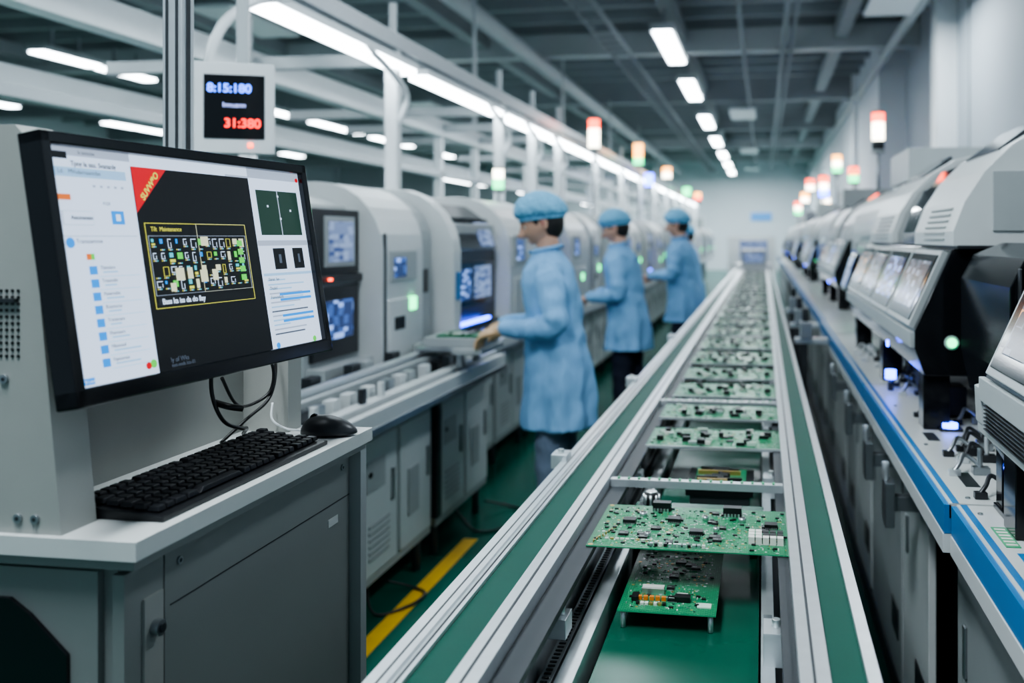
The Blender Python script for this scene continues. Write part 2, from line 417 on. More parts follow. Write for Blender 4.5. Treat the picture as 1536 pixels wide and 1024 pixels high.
b = B(); b.box(-.29,-.0,2.04,2.15,.85,.871,BELT2); b.box(-.278,-.262,2.04,2.15,.791,.85,STEEL); b.box(-.03,-.012,2.04,2.15,.791,.85,STEEL); b.obj('conveyor_stop_plate',.002)

# ------------------------------------------------------------------ workstation desk (left)
WS = []
b = B()
b.box(-1.6,-.78,1.01,1.73,1.075,1.10,DESKT)
b.box(-1.6,-.79,1.02,1.72,1.06,1.075,DESKG)
b.box(-1.6,-.835,1.05,1.715,.0,1.06,DESKG)
b.box(-.837,-.820,1.042,1.122,.02,1.045,DESKG)
b.box(-.837,-.822,1.128,1.712,.02,1.045,DESKG)
b.box(-.8225,-.8212,1.14,1.712,.968,.970,STEEL)
b.box(-.825,-.8165,1.078,1.118,.80,1.0,HOUS)
b.cyl((-.8165,1.099,.955),(-.806,1.099,.955),.011,ALUD,20); b.cyl((-.806,1.099,.955),(-.803,1.099,.955),.006,STEEL,16)
for (y,z) in ((1.16,1.025),(1.68,1.03)): b.cyl((-.822,y,z),(-.819,y,z),.006,ALUD,14); b.cyl((-.819,y,z),(-.8185,y,z),.003,STEEL,10)
b.box(-.8225,-.8205,1.62,1.66,.928,.943,DESKT)
b.box(-.84,-.80,1.718,1.745,.0,1.06,CREAM)
b.box(-1.6,-.855,1.038,1.05,.02,1.05,DESKG)
b.prism([(-1.6,1.01),(-.98,1.01),(-.95,.99),(-.895,.94),(-.895,.0),(-1.6,.0)],1.032,1.038,BLK)
b.cyl((-.87,1.038,.9),(-.87,1.034,.9),.004,ALUD,12)
WS.append(b.obj('workstation_desk', .0035))

b = B()
b.prism([(-1.45,1.10),(-.893,1.10),(-.945,1.615),(-.960,1.631),(-1.45,1.631)],1.02,1.085,HOUS)
b.box(-1.06,-1.02,1.085,1.68,1.10,1.58,HOUS)
b.box(-1.45,-1.055,1.085,1.68,1.10,1.57,HOUS)
b.box(-1.3,-.925,1.66,1.712,1.10,1.58,HOUS)
b.box(-1.45,-.955,1.012,1.02,1.40,1.405,STEEL)
b.box(-1.008,-1.002,1.017,1.0205,1.11,1.62,STEEL)
for i in range(4):
    for j in range(11): b.cyl((-.955+i*-.0085,1.0205,1.33+j*.0085),(-.955+i*-.0085,1.0185,1.33+j*.0085),.0022,CHIP,8)
for (x,z) in ((-.975,1.30),(-.955,1.12),(-.93,1.12)): b.cyl((x,1.02,z),(x,1.0165,z),.006,ALUD,14); b.cyl((x,1.0165,z),(x,1.016,z),.003,STEEL,6)
WS.append(b.obj('equipment_housing', .004))
b = B()
b.box(-1.277,-1.232,1.775,1.820,0,3.0,ALU)
for x in (-1.266,-1.243): b.box(x-.003,x+.003,1.772,1.776,0,3.0,STEEL)
b.box(-1.233,-1.230,1.79,1.805,0,3.0,STEEL)
b.box(-1.286,-1.223,1.765,1.83,1.60,1.67,ALUD)
WS.append(b.obj('aluminium_post', .003))

# monitor
W, Hh = .620, .354
mon = empty('computer_monitor', (-.848,1.292,1.446), (math.radians(-9.5),0,math.radians(86.7)))
WS.append(mon)
b = B()
bz = .017
b.box(-W/2,W/2,0,.034,Hh/2-bz,Hh/2,BLK); b.box(-W/2,W/2,0,.034,-Hh/2,-Hh/2+.024,BLK)
b.box(-W/2,-W/2+bz,0,.034,-Hh/2,Hh/2,BLK); b.box(W/2-bz,W/2,0,.034,-Hh/2,Hh/2,BLK)
b.box(-W/2+.003,W/2-.003,.012,.036,-Hh/2+.003,Hh/2-.003,DARK)
b.box(-.18,.18,.036,.052,-.12,.10,DARK); b.box(-.05,.05,.05,.13,-.05,.05,DARK)
b.obj('frame', .0025, parent=mon)
SW = W-2*bz; SH = Hh-bz-.024; SX = -SW/2; SZ = Hh/2-bz
def sb(u0,u1,v0,v1,m,lay=1,bb=None):
    bb.box(SX+u0*SW,SX+u1*SW,.011-lay*.0006-.0004,.011-lay*.0006,SZ-v1*SH,SZ-v0*SH,m)
E = lambda n,c,s=1.: flat_em(n,c,s)
eW=E('ui_white',(.64,.78,1.0),1.3); eLB=E('ui_paleblue',(.36,.62,.92),1.1); eK=E('ui_black',(.004,.005,.007),1.); eB=E('ui_blue',(.01,.28,.85),1.3)
eR=E('ui_red',(.62,.01,.02),1.2); eY=E('ui_yellow',(.75,.75,.12),1.1); eG=E('ui_green',(.12,.75,.10),1.1); eC=E('ui_cream',(.75,.78,.55),1.1)
eGr=E('ui_grey',(.10,.13,.18),1.); eDG=E('ui_darkgreen',(.015,.05,.035),1.); eO=E('ui_orange',(.8,.2,.04),1.1); eTL=E('ui_cyan',(.1,.6,.75),1.1); eL=E('ui_lightgrey',(.45,.54,.70),1.)
b = B(); rr = random.Random(4)
sb(0,1,0,1,eW,0,b)
sb(0,.25,0,.035,eL,1,b); sb(.01,.055,.02,.05,eK,2,b)
sb(.01,.23,.085,.125,eLB,1,b); sb(.015,.05,.20,.225,eO,2,b)
for k in range(5): sb(.12+k*.022,.128+k*.022,.155,.165,eL,2,b)
sb(.165,.205,.265,.325,eB,2,b); sb(.178,.192,.28,.31,eW,3,b)
sb(.02,.11,.27,.33,eL,1,b); sb(.022,.108,.272,.328,eW,2,b)
sb(.01,.24,.375,.378,eL,1,b)
for i in range(8):
    v = .505+i*.056
    sb(.075,.098,v,v+.036,eB,2,b)
    sb(.102,.23,v+.045,v+.047,eLB,1,b); sb(.115,.115+rr.uniform(.03,.09),v+.024,v+.031,eLB,2,b)
sb(.072,.085,.452,.478,eO,2,b); sb(.085,.095,.452,.478,eG,2,b)
sb(0.005,.045,.965,.992,eB,2,b)
sb(.25,.727,.055,1,eK,1,b)
sb(.62,.727,.045,.055,eL,2,b)
def outline(u0,u1,v0,v1,m,t=.0022,lay=3):
    sb(u0,u1,v0,v0+t*1.8,m,lay,b); sb(u0,u1,v1-t*1.8,v1,m,lay,b); sb(u0,u0+t,v0,v1,m,lay,b); sb(u1-t,u1,v0,v1,m,lay,b)
outline(.268,.675,.315,.715,eY,.0016); outline(.275,.668,.375,.655,eL,.0009); outline(.46,.675,.315,.655,eC,.0008)
for r in range(4):
    for k in range(13):
        u = .283+k*.0295; v = .39+r*.066
        w = rr.choice((.012,.018,.02)); h = rr.choice((.03,.045))
        t = rr.random()
        if t < .38:
            sb(u,u+w,v,v+.004,eW,3,b); sb(u,u+.0014,v,v+h,eW,3,b); sb(u+w-.0014,u+w,v+h*.4,v+h,eW,3,b); sb(u,u+w*.6,v+h-.004,v+h,eW,3,b)
        elif t < .48: sb(u,u+w,v,v+h,eC,3,b)
        elif t < .60: sb(u,u+w*.7,v,v+h*.5,eTL,3,b); sb(u,u+w,v+h*.7,v+h,eY,3,b)
        elif t < .74: sb(u,u+w,v,v+h*.7,eG,3,b)
        elif t < .84: sb(u,u+w*.6,v,v+h*.5,eB,3,b)
        elif t < .92: outline(u,u+w,v,v+h,eY,.0012)
        for q in range(3): sb(u+q*.006,u+q*.006+.003,v+h+.004,v+h+.010,(eY,eW,eTL)[q],3,b)
for (u,v,w,h) in ((.355,.53,.032,.06),(.40,.53,.02,.055),(.45,.545,.028,.06),(.50,.545,.022,.055),(.47,.38,.03,.045),(.33,.60,.02,.04)): sb(u,u+w,v,v+h,eC,4,b)
for k in range(5): sb(.625,.648,.40+k*.045,.43+k*.045,eG,4,b)
sb(.727,1,.0,.05,eL,1,b)
sb(.755,.975,.115,.37,eDG,2,b); sb(.862,.866,.115,.37,eL,3,b)
for (u,v) in ((.80,.2),(.86,.14),(.86,.27),(.92,.22)): sb(u,u+.008,v,v+.012,eW,4,b)
sb(.73,1,.40,.43,eL,1,b)
sb(.80,.862,.445,.565,eK,2,b); sb(.905,.962,.445,.565,eK,2,b); sb(.825,.838,.48,.53,eGr,3,b); sb(.93,.94,.48,.53,eGr,3,b)
sb(.735,.995,.585,.60,eLB,2,b)
for i in range(13):
    v = .62+i*.025
    sb(.75,.75+rr.uniform(.08,.2),v,v+.008,rr.choice((eGr,eLB,eL,eLB)),2,b)
for v in (.70,.73,.82,.85): sb(.80,.97,v,v+.014,eB,3,b)
z0 = .011-.0018
vs = [b.bm.verts.new((SX+.25*SW,z0,SZ-.055*SH)), b.bm.verts.new((SX+.25*SW,z0,SZ-.27*SH)), b.bm.verts.new((SX+.375*SW,z0,SZ-.055*SH))]
b.face(vs, eR)
for (u,v,r,m) in ((.03,.405,.007,eB),(.232,.955,.006,eG),(.215,.96,.005,eR),(.755,.985,.005,eB),(.955,.985,.005,eG),(.985,.04,.004,eR)):
    b.cyl((SX+u*SW,.0095,SZ-v*SH),(SX+u*SW,.0085,SZ-v*SH),r,m,20)
b.obj('screen', parent=mon)
R90 = (math.radians(90),0,0)
def st(s,u,v,size,m,rot=R90,bold=0): text(s,size,(SX+u*SW,.0078,SZ-v*SH),m,mon,rot,'screen_text',bold=bold)
st('SUVW*O',.272,.205,.0135,eY,(math.radians(90),math.radians(-46),0),.0004)
st('Tilt  Maintenance',.285,.345,.0095,eY); st('Bass ka iss da do llay',.29,.685,.0115,eW,bold=.0003)
st('ly of Wks',.29,.955,.010,eGr); st('mm-nnds kts-01',.29,.98,.008,eGr)
st('Tpng la sau. Svananlg',.06,.07,.0095,eGr,bold=.0002); st('Ld.   MVsdarnaantdas',.02,.105,.0085,eGr); st('la aanaulas',.085,.02,.007,eGr)
st('Transuamnns',.045,.40,.0085,eGr); st('Assumanaan',.04,.30,.0075,eGr,bold=.0002)
for i in range(8): st(['Tlamalars','Trasanalin','Panaroalas','Rstamuras','Tranatuans','Fbannaurs','Nlasavaul','Fapasavaas'][i],.104,.514+i*.056,.0070,eGr)
st('FLQ5',.14,.235,.006,eGr); st('TB Lssnu',.008,.979,.006,eW)
for i in range(3): st(['Slanat  lan','Thsalnl','Fomusalanb'][i],.75,.62+i*.05,.008,eGr)

# keyboard
b = B(); kx0,kx1,ky0,ky1 = -.942,-.798,1.09,1.57
b.prism([(kx1,1.1005),(kx1,1.108),(kx0,1.120),(kx0,1.1005)],ky0,ky1,KEYB)
rows = 6; dx = (kx1-kx0-.02)/rows
for r in range(rows):
    x = kx1-.012-dx*(r+.5); zb = 1.109+ (kx1-x)*.085
    y = ky0+.010
    while y < ky1-.02:
        w = .0193
        if r == 0 and abs(y-(ky0+.10)) < .012: w = .118
        elif random.random() < .08 and y < ky1-.05: w = .028
        if r == 5 and random.random() < .12: y += .010
        if ky0+.315 < y < ky0+.325 or ky0+.385 < y < ky0+.392: y += .008
        b.box(x-dx*.45,x+dx*.45,y,y+w-.0022,zb,zb+.0075,KEYC,top=.82)
        y += w
WS.append(b.obj('computer_keyboard', .0012))
b = B()
def mf(d,p):
    if p.z < 0: p.z *= .15
    p.z *= 1-.25*d.x
    return p
b.ell((0,0,.004),.055,.031,.034,DARK,fn=mf,nu=28)
b.cyl((-.028,-.004,.033),(-.028,.004,.033),.008,BLK,14)
WS.append(b.obj('computer_mouse', loc=(-.832,1.645,1.1015), rot=(0,0,math.radians(10))))
b = B()
b.tube(crom([(-.935,1.42,1.29),(-.93,1.41,1.22),(-.915,1.42,1.17),(-.93,1.50,1.14),(-.96,1.57,1.125),(-.985,1.60,1.108)]),.0035,CABLE)
b.tube(crom([(-.94,1.56,1.29),(-.925,1.60,1.24),(-.93,1.60,1.19),(-.95,1.56,1.17),(-.93,1.48,1.19),(-.93,1.44,1.24)]),.003,CABLE)
b.tube(crom([(-.95,1.62,1.30),(-.935,1.63,1.24),(-.93,1.60,1.18),(-.95,1.55,1.145),(-.97,1.50,1.112)]),.003,CABLE)
b.tube(crom([(-.93,1.42,1.20),(-.90,1.415,1.195),(-.885,1.43,1.19)]),.006,CABLE)
b.tube(crom([(-.885,1.635,1.11),(-.92,1.64,1.112),(-.945,1.635,1.13),(-.95,1.645,1.16)]),.0022,COL)
WS.append(b.obj('monitor_cables'))
for o in WS: o.location.y += .055

# clock display
b = B()
b.box(-.118,.118,0,.05,-.143,.143,COL); b.box(-.090,.090,-.004,0,-.098,.105,BLK)
b.box(-.02,.02,.05,.3,-.02,.02,BEAML); b.box(-.02,.02,.28,.32,-.05,.9,BEAML); b.box(.04,.055,-.004,0,-.125,-.11,RED)
ck = b.obj('wall_clock_display', .004, loc=(-1.655,2.73,1.893), rot=(0,0,math.radians(26)))
text('8:15:180',.038,(-.080,-.006,.060),flat_em('digit_blue',(.08,.20,1),5.),ck,R90,'digits',bold=.0014)
text('31:380',.040,(-.030,-.006,-.050),flat_em('digit_red',(1,.04,.03),4.),ck,R90,'digits',bold=.0014)
text('Innuann',.022,(-.035,-.006,.008),flat_em('digit_white',(.4,.48,1),3.),ck,R90,'digits')

# ------------------------------------------------------------------ left machines
def machAB():
    b = B()
    b.prism([(-1.78,.86),(-1.78,1.45),(-1.83,1.62),(-1.95,1.66),(-2.9,1.68),(-2.9,.86)],0,.5,CREAM)
    b.box(-1.79,-1.765,.03,.47,1.33,1.60,DARK); b.box(-1.77,-1.758,.14,.42,1.36,1.57,CREAM); b.box(-1.76,-1.755,.17,.40,1.38,1.55,UI2)
    b.box(-1.79,-1.75,.02,.48,1.295,1.325,DARK)
    b.box(-1.79,-1.762,.04,.46,.98,1.28,DARK); b.box(-1.765,-1.757,.12,.40,1.06,1.22,UI1)
    b.box(-1.79,-1.70,.02,.48,.86,.96,CREAM); b.box(-1.76,-1.74,.15,.17,1.305,1.315,RED)
    b.prism(roundprof(-1.66,.86,1.73,.30,-2.9),.48,.98,WHITE)
    b.box(-1.665,-1.652,.56,.88,1.28,1.42,CREAM); b.box(-1.655,-1.648,.6,.74,1.3,1.39,UI1)
    b.box(-1.665,-1.645,.78,.86,1.14,1.20,GRN); b.box(-1.665,-1.650,.54,.92,.92,1.2,WHITE); b.box(-1.652,-1.647,.60,.72,1.06,1.12,CHIP)
    b.box(-1.663,-1.655,.50,.52,.9,1.5,STEEL)
    b.prism(roundprof(-1.72,.86,1.69,.22,-2.9),.98,1.25,CREAM)
    b.box(-1.725,-1.712,1.0,1.2,1.2,1.32,DARK)
    b.box(-2.9,-1.87,0,1.25,.1,.86,STEEL)
    return b
def machCD():
    b = B()
    arch = roundprof(-1.60,.86,1.74,.34,-2.9)
    b.prism(arch,0,.12,WHITE)
    b.prism([(-1.70,.86),(-1.70,1.42),(-1.78,1.6),(-1.9,1.68),(-2.9,1.70),(-2.9,.86)],.12,1.1,DARK)
    b.prism(arch,1.1,1.9,WHITE)
    b.box(-1.72,-1.69,.18,1.04,1.50,1.56,CREAM)
    b.boxM(Matrix.Translation((-1.70,.60,1.50))@Matrix.Rotation(math.radians(-20),4,'Y'),.02,.8,.20,GLASS)
    b.boxM(Matrix.Translation((-1.685,.82,1.50))@Matrix.Rotation(math.radians(-20),4,'Y'),.01,.26,.15,UI2)
    b.box(-1.71,-1.685,.2,1.02,1.08,1.34,BLK); b.box(-1.69,-1.680,.28,.55,1.12,1.30,UI1); b.box(-1.69,-1.680,.62,.95,1.12,1.31,UI2)
    b.box(-1.70,-1.66,.16,1.06,.95,.98,BLK); b.box(-1.68,-1.655,.2,.85,.985,1.0,BLL)
    b.box(-1.605,-1.592,1.2,1.5,1.3,1.5,CREAM); b.box(-1.598,-1.588,1.24,1.42,1.33,1.47,UI1)
    b.box(-1.605,-1.588,1.55,1.62,1.1,1.16,GRN); b.box(-1.605,-1.594,1.2,1.8,.92,1.22,WHITE); b.box(-1.60,-1.59,.03,.09,1.15,1.3,BLUE)
    b.box(-2.9,-1.87,0,1.9,.1,.86,STEEL)
    return b
ab = machAB().obj('pick_and_place_machine', .008, loc=(0,3.42,0))
cd = machCD().obj('pick_and_place_machine', .008, loc=(0,4.69,0))
y = 6.60; i = 0
while y < 30:
    if i % 2: inst(ab,(0,y,0)); y += 1.28
    else: inst(cd,(0,y,0)); y += 1.93
    i += 1
for x in (-4.4,-8.6):
    y = 5.
    while y < 30: inst(cd if random.random()<.6 else ab,(x,y,.0)); y += 2.6
b = B()
def ledge(y0,y1,dx=0):
    b.box(-1.80+dx,-1.36+dx,y0,y1,.80,.85,STEEL)
    b.box(-1.385+dx,-1.35+dx,y0,y1,.785,.868,WHITE); b.box(-1.351+dx,-1.346+dx,y0,y1,.785,.812,ALUD)
    b.box(-1.45+dx,-1.40+dx,y0,y1,.85,.885,WHITE)
    b.box(-1.55+dx,-1.52+dx,y0,y1,.85,.93,CREAM); b.box(-1.60+dx,-1.565+dx,y0,y1,.85,.95,ALU)
    b.box(-1.85+dx,-1.80+dx,y0,y1,.1,.80,STEEL)
ledge(2.2,4.8); ledge(4.8,30,-.22)
yy = 2.3
while yy < 12:
    d = 0 if yy < 4.7 else -.22
    b.box(-1.50+d,-1.46+d,yy,yy+.06,.85,.92,random.choice((CHIP,ALUD,CREAM,DARK,WHITE)))
    if random.random()<.6: b.box(-1.66+d,-1.62+d,yy+.02,yy+.1,.85,.97,random.choice((DARK,STEEL,ALUD,CREAM)))
    if random.random()<.25: b.box(-1.43+d,-1.41+d,yy,yy+.03,.885,.94,random.choice((WHITE,ORG,DARK)))
    yy += random.uniform(.1,.2)
b.obj('machine_table', .003)
b = B()
b.box(-1.79,-1.50,0,.80,.14,.775,CREAM)
for (y0,y1) in ((.02,.38),(.42,.78)): b.box(-1.505,-1.490,y0,y1,.18,.70,WHITE); b.box(-1.491,-1.480,y1-.06,y1-.04,.42,.55,ALUD)
b.box(-1.491,-1.487,.08,.26,.5,.62,CREAM); b.box(-1.489,-1.484,.10,.13,.56,.58,CHIP); b.box(-1.489,-1.484,.5,.62,.3,.5,CREAM)
for k in range(6): b.box(-1.488,-1.4845,.10,.30,.24+k*.025,.25+k*.025,CREAM)
b.box(-1.505,-1.47,0,.80,.72,.77,ALUD)
for y in (.05,.7): b.cyl((-1.53,y,.0),(-1.53,y,.14),.02,STEEL); b.cyl((-1.76,y,.0),(-1.76,y,.14),.02,STEEL)
cab = b.obj('machine_cabinet', .005, loc=(0,2.45,0))
for y in (3.27,4.14): inst(cab,(0,y,0))
for k in range(14): inst(cab,(-.22,5.0+k*.85,0))
b = B(); b.box(-1.52,-1.47,4.075,4.135,.2,.75,CHIP); b.box(-1.47,-1.465,4.085,4.125,.5,.7,DARK); b.obj('cable_duct')
b = B(); b.box(-1.395,-1.255,4.06,4.42,.95,.975,CREAM); b.box(-1.58,-1.395,4.10,4.40,.955,.975,ALUD); b.box(-1.55,-1.27,4.12,4.40,.975,1.02,CREAM)
b.box(-1.50,-1.29,4.14,4.36,1.02,1.03,PCB); b.box(-1.39,-1.36,4.1,4.14,.886,.95,ALUD); b.box(-1.39,-1.36,4.34,4.38,.886,.95,ALUD)
for k in range(8): b.box(-1.46+.015*k,-1.45+.015*k,4.16,4.19+.02*k,1.03,1.038,random.choice((CHIP,CRM,SOLD)))
b.obj('assembly_fixture', .004)
b = B(); b.box(-1.455,-1.385,1.9,4.42,.0005,.002,YEL); b.obj('floor_marking')
b = B()
b.tube(crom([(-1.56,4.55,.12),(-1.42,4.5,.014),(-1.28,4.62,.012),(-1.25,4.85,.012),(-1.36,4.95,.012),(-1.5,4.9,.05)]),.007,CABLE)
b.tube(crom([(-1.56,3.5,.12),(-1.50,3.45,.014),(-1.40,3.55,.012),(-1.38,3.68,.012),(-1.45,3.74,.012),(-1.56,3.7,.05)]),.006,CABLE)
b.obj('floor_cables')

# ------------------------------------------------------------------ right side machines
def hood(d): return [(.50+d,1.46),(.50+d,1.50),(.53+d,1.58),(.58+d,1.66),(.65+d,1.73),(.74+d,1.785-d*.5),(.86,1.815-d),(1.4,1.83-d),(1.4,1.46)]
def rmach():
    b = B(); L = 1.96
    b.prism([(.43,1.11),(.402,1.19),(.402,1.225),(.502,1.452),(1.4,1.452),(1.4,1.11)],0,L,BLK)
    b.box(.78,1.4,.0,L,.961,1.11,DARK); b.box(.43,.50,.02,.10,.961,1.11,BLK); b.box(.43,.50,.9,.98,.961,1.11,BLK); b.box(.43,.5,L-.1,L-.02,.961,1.11,BLK)
    b.box(.392,.404,-.005,L+.005,1.185,1.228,CREAM)
    ang = math.atan2(.10,.227)
    for k in range(4):
        yc = .26+k*.475
        M = Matrix.Translation((.447,yc,1.340))@Matrix.Rotation(ang,4,'Y')
        b.boxM(M,.022,.455,.225,CREAM); b.boxM(M@Matrix.Translation((-.009,0,0)),.010,.415,.196,BLK)
        b.boxM(M@Matrix.Translation((-.0135,0,.004)),.004,.34,.145,(UI4,UI1,UI4,UI3)[k])
    b.cyl((.50,-.004,1.20),(.50,.0,1.20),.02,CREAM,20); b.cyl((.50,-.010,1.20),(.50,-.004,1.20),.013,GRN,16)
    b.box(.395,.401,.5,.515,1.13,1.15,BLL); b.box(.50,.58,.2,.3,.965,1.05,DARK); b.box(.52,.6,.6,.75,.965,1.06,STEEL)
    b.prism(hood(0),-.02,.62,WHITE); b.prism(hood(.022),.62,1.18,GLASS); b.prism(hood(0),1.18,L,WHITE)
    b.box(.51,1.39,-.025,L+.005,1.452,1.462,DARK)
    for k in range(6):
        z = 1.475+k*.017; xx = .50+max(0,(z-1.50)*.38)
        b.box(xx-.004,xx+.004,.10,.42,z,z+.007,CREAM); b.box(xx-.004,xx+.004,1.3,1.7,z,z+.007,CREAM)
    Mt = Matrix.Translation((.70,.30,1.765))@Matrix.Rotation(math.radians(-37),4,'Y')
    b.boxM(Mt,.14,.42,.014,GLASS)
    Mt = Matrix.Translation((.70,1.58,1.765))@Matrix.Rotation(math.radians(-37),4,'Y')
    b.boxM(Mt,.14,.5,.014,GLASS)
    b.box(.60,1.39,-.026,-.02,1.50,1.66,CREAM); b.box(.90,1.3,-.03,-.026,1.55,1.62,DARK)
    b.box(1.1,1.35,.3,.9,1.83,2.0,CREAM)
    return b
rm = rmach().obj('placement_machine', .006, loc=(0,2.62,0))
inst(rm,(0,-.16,0))
def rmach2():
    b = B(); L = 1.7
    b.prism(roundprof(.60,.961,1.78,.26,1.45),0,L,WHITE)
    b.prism(roundprof(.585,1.15,1.60,.18,.8),.35,1.15,GLASS)
    b.box(.585,.60,1.25,1.6,1.1,1.45,CREAM); b.box(.578,.585,1.3,1.52,1.2,1.4,UI1)
    b.box(.45,.60,.08,.28,1.22,1.25,DARK); b.boxM(Matrix.Translation((.45,.18,1.30))@Matrix.Rotation(.3,4,'Y'),.02,.28,.2,BLK)
    b.boxM(Matrix.Translation((.437,.18,1.302))@Matrix.Rotation(.3,4,'Y'),.004,.24,.16,UI2)
    b.box(.75,1.3,.2,.9,1.78,1.95,CREAM); b.box(.58,.60,.1,1.6,.99,1.03,DARK); b.box(.575,.585,.6,.66,1.08,1.12,GRN)
    b.cyl((.9,1.3,1.78),(.9,1.3,2.0),.08,COL,20)
    return b
r2 = rmach2().obj('inspection_machine', .008, loc=(0,4.85,0))
y = 6.85
for k in range(9):
    if k % 2 == 0: inst(rm,(.10,y,0)); y += 2.25
    else: inst(r2,(.02,y,0)); y += 1.95
b = B()
b.prism([(.398,1.14),(.395,1.205),(.43,1.215),(.76,1.215),(.76,1.03),(.47,1.03)],1.805,1.855,CREAM)
b.box(.40,.47,.9,1.85,1.12,1.20,CREAM)
for k in range(8): b.box(.394,.401,1.2,1.78,1.135+k*.007,1.138+k*.007,CHIP)
b.box(.47,.7,1.76,1.84,.962,1.03,DARK); b.box(.44,.72,1.80,1.9,.961,.972,BLK)
b.cyl((.55,1.76,1.0),(.55,1.752,1.0),.013,BLL,16)
b.box(.445,.47,1.855,1.90,.962,1.12,BLK); b.cyl((.457,1.852,1.05),(.457,1.848,1.05),.010,BLL,16)
b.obj('feeder_housing', .003)
b = B()
b.prism([(.52,1.10),(.50,1.2),(.50,1.38),(.53,1.44),(.60,1.47),(.98,1.47),(.98,1.10)],2.02,2.50,BLK)
b.box(.62,.98,2.05,2.48,.961,1.10,DARK); b.box(.515,.52,2.0,2.02,1.15,1.42,STEEL)
b.obj('vision_unit', .012, segs=3)
def clutter(y0, y1, n, seed):
    r = random.Random(seed); b = B()
    for i in range(n):
        x = r.uniform(.47,.60); y = y0+(y1-y0)*(i+.5)/n
        b.box(x-.016,x+.02,y-.013,y+.013,.9605,.9605+r.uniform(.01,.02),r.choice((ALUD,DARK,STEEL)))
        b.cyl((x,y,.97),(x,y,.97+r.uniform(.02,.05)),.006,r.choice((ALU,ALUD,DARK)),10)
        b.tube(crom([(x,y,.98),(x-.03,y+.01,1.0),(x-.045,y-.01,.985),(x-.06,y-.02,.968)],5),.005,r.choice((ALU,DARK,ALUD)),8)
        b.box(x-.07,x-.045,y-.028,y-.01,.9605,.974,r.choice((ALU,DARK)))
    return b.obj('gripper_tooling', .0012)
clutter(1.95,2.5,9,1); clutter(2.7,4.4,18,2)
b = B(); b.cyl((.50,2.64,.966),(.50,2.64,.98),.02,BLL,16); b.cyl((.43,3.3,1.0),(.43,3.3,1.03),.018,BLL,16); b.box(.47,.53,2.62,2.67,.9605,.968,DARK); b.cyl((.43,3.3,.9605),(.43,3.3,1.0),.01,DARK,10)
b.cyl((.44,2.66,1.02),(.44,2.66,1.04),.010,BLL,14); b.cyl((.44,2.66,.9605),(.44,2.66,1.02),.006,DARK,10); b.obj('indicator_lamp')
b = B()
for (y0,y1,d) in ((-.4,1.91,0.),(1.92,3.45,-.012),(3.46,6.0,-.012),(6.01,12,-.0),(12.01,26,0)):
    b.box(.374+d,1.5,y0,y1,.93,.96,DESKT); b.box(.364+d,.378+d,y0,y1,.900,.957,BLUE); b.box(.362+d,.40,y0,y1,.862,.899,WHITE)
    b.box(.380+d,.393+d,y0,y1,.9601,.9608,BLUE)
    b.box(.40,1.5,y0,y1,.861,.93,CREAM)
for (x,y,l) in ((.415,1.55,.08),(.42,2.05,.12),(.42,2.5,.1)):
    b.box(x,x+.03,y,y+l,.9601,.9612,BLUE if y<1.7 else STEEL)
b.box(.405,.43,1.66,1.77,.9601,.9615,TRC)
for k in range(6): b.box(.408,.427,1.667+k*.017,1.676+k*.017,.9615,.962,CRM)
for y in (1.85,1.96,2.45,3.0): b.cyl((.405,y,.96),(.405,y,.963),.005,ALUD,10)
b.obj('machine_bench', .002)
b = B()
y = -.4; k = 0
while y < 26:
    L = (.62,.45,.8)[k%3]
    b.box(.425,.445,y,y+L-.02,.08,.86,CREAM if k%2 else WHITE)
    b.box(.418,.425,y+L-.12,y+L-.10,.55,.66,ALUD)
    b.box(.421,.426,y+.06,y+.2,.2,.3,DARK)
    y += L + (.35 if 1 < y < 2 else .03); k += 1
b.box(.55,1.5,-.4,26,0,.86,STEEL)
b.box(.42,.55,-.4,26,0,.08,STEEL)
b.obj('bench_cabinet', .003)
b = B()
for i,(y,m) in enumerate(((1.72,YELC),(1.76,YELC),(1.80,CABLE),(2.0,YELC),(1.9,CABLE),(1.84,CABLE))):
    b.tube(crom([(.47,y,.86),(.455,y+.02,.7),(.47,y-.01,.5),(.45,y+.04,.3),(.48,y+.10,.12)]),.006,m)
for y in (1.78,2.0): b.box(.44,.5,y,y+.05,.72,.78,DARK); b.cyl((.44,y+.025,.70),(.44,y+.025,.80),.014,STEEL,12)
b.obj('hose_bundle')
b = B()
for y in (2.6,3.1,3.8,4.6): b.box(.325,.35,y,y+.08,.70,.82,ALUD); b.cyl((.33,y+.04,.82),(.33,y+.04,.87),.01,ALU,12); b.box(.332,.42,y+.02,y+.06,.74,.78,ALUD)
b.obj('sensor_bracket', .002)

b = B()
for y in (5.2,6.1,7.3):
    b.box(.17,.35,y,y+.08,.90,.93,ALU); b.box(.2,.26,y-.05,y+.13,.93,1.02,ALUD); b.cyl((.23,y+.04,1.02),(.23,y+.04,1.09),.02,DARK)
    b.box(.2,.24,y,y+.05,.0,.90,STEEL)
b.obj('transfer_arm', .003)
b = B(); b.box(-.5,.15,17.05,18.6,0,.98,WHITE); b.box(-.4,.05,17.1,18.4,.98,1.25,CREAM); b.box(-.35,0,17.09,17.1,1.02,1.2,UI2); b.box(-.45,.1,17.03,17.05,.3,.8,CREAM); b.obj('unloader_machine',.01)
b = B(); b.box(-.9,.3,24,26,0,1.5,WHITE); b.box(-.6,.1,23.97,24,.9,1.4,UI2); b.box(-.8,.2,23.97,24,.1,.8,CREAM); b.obj('reflow_oven',.02)

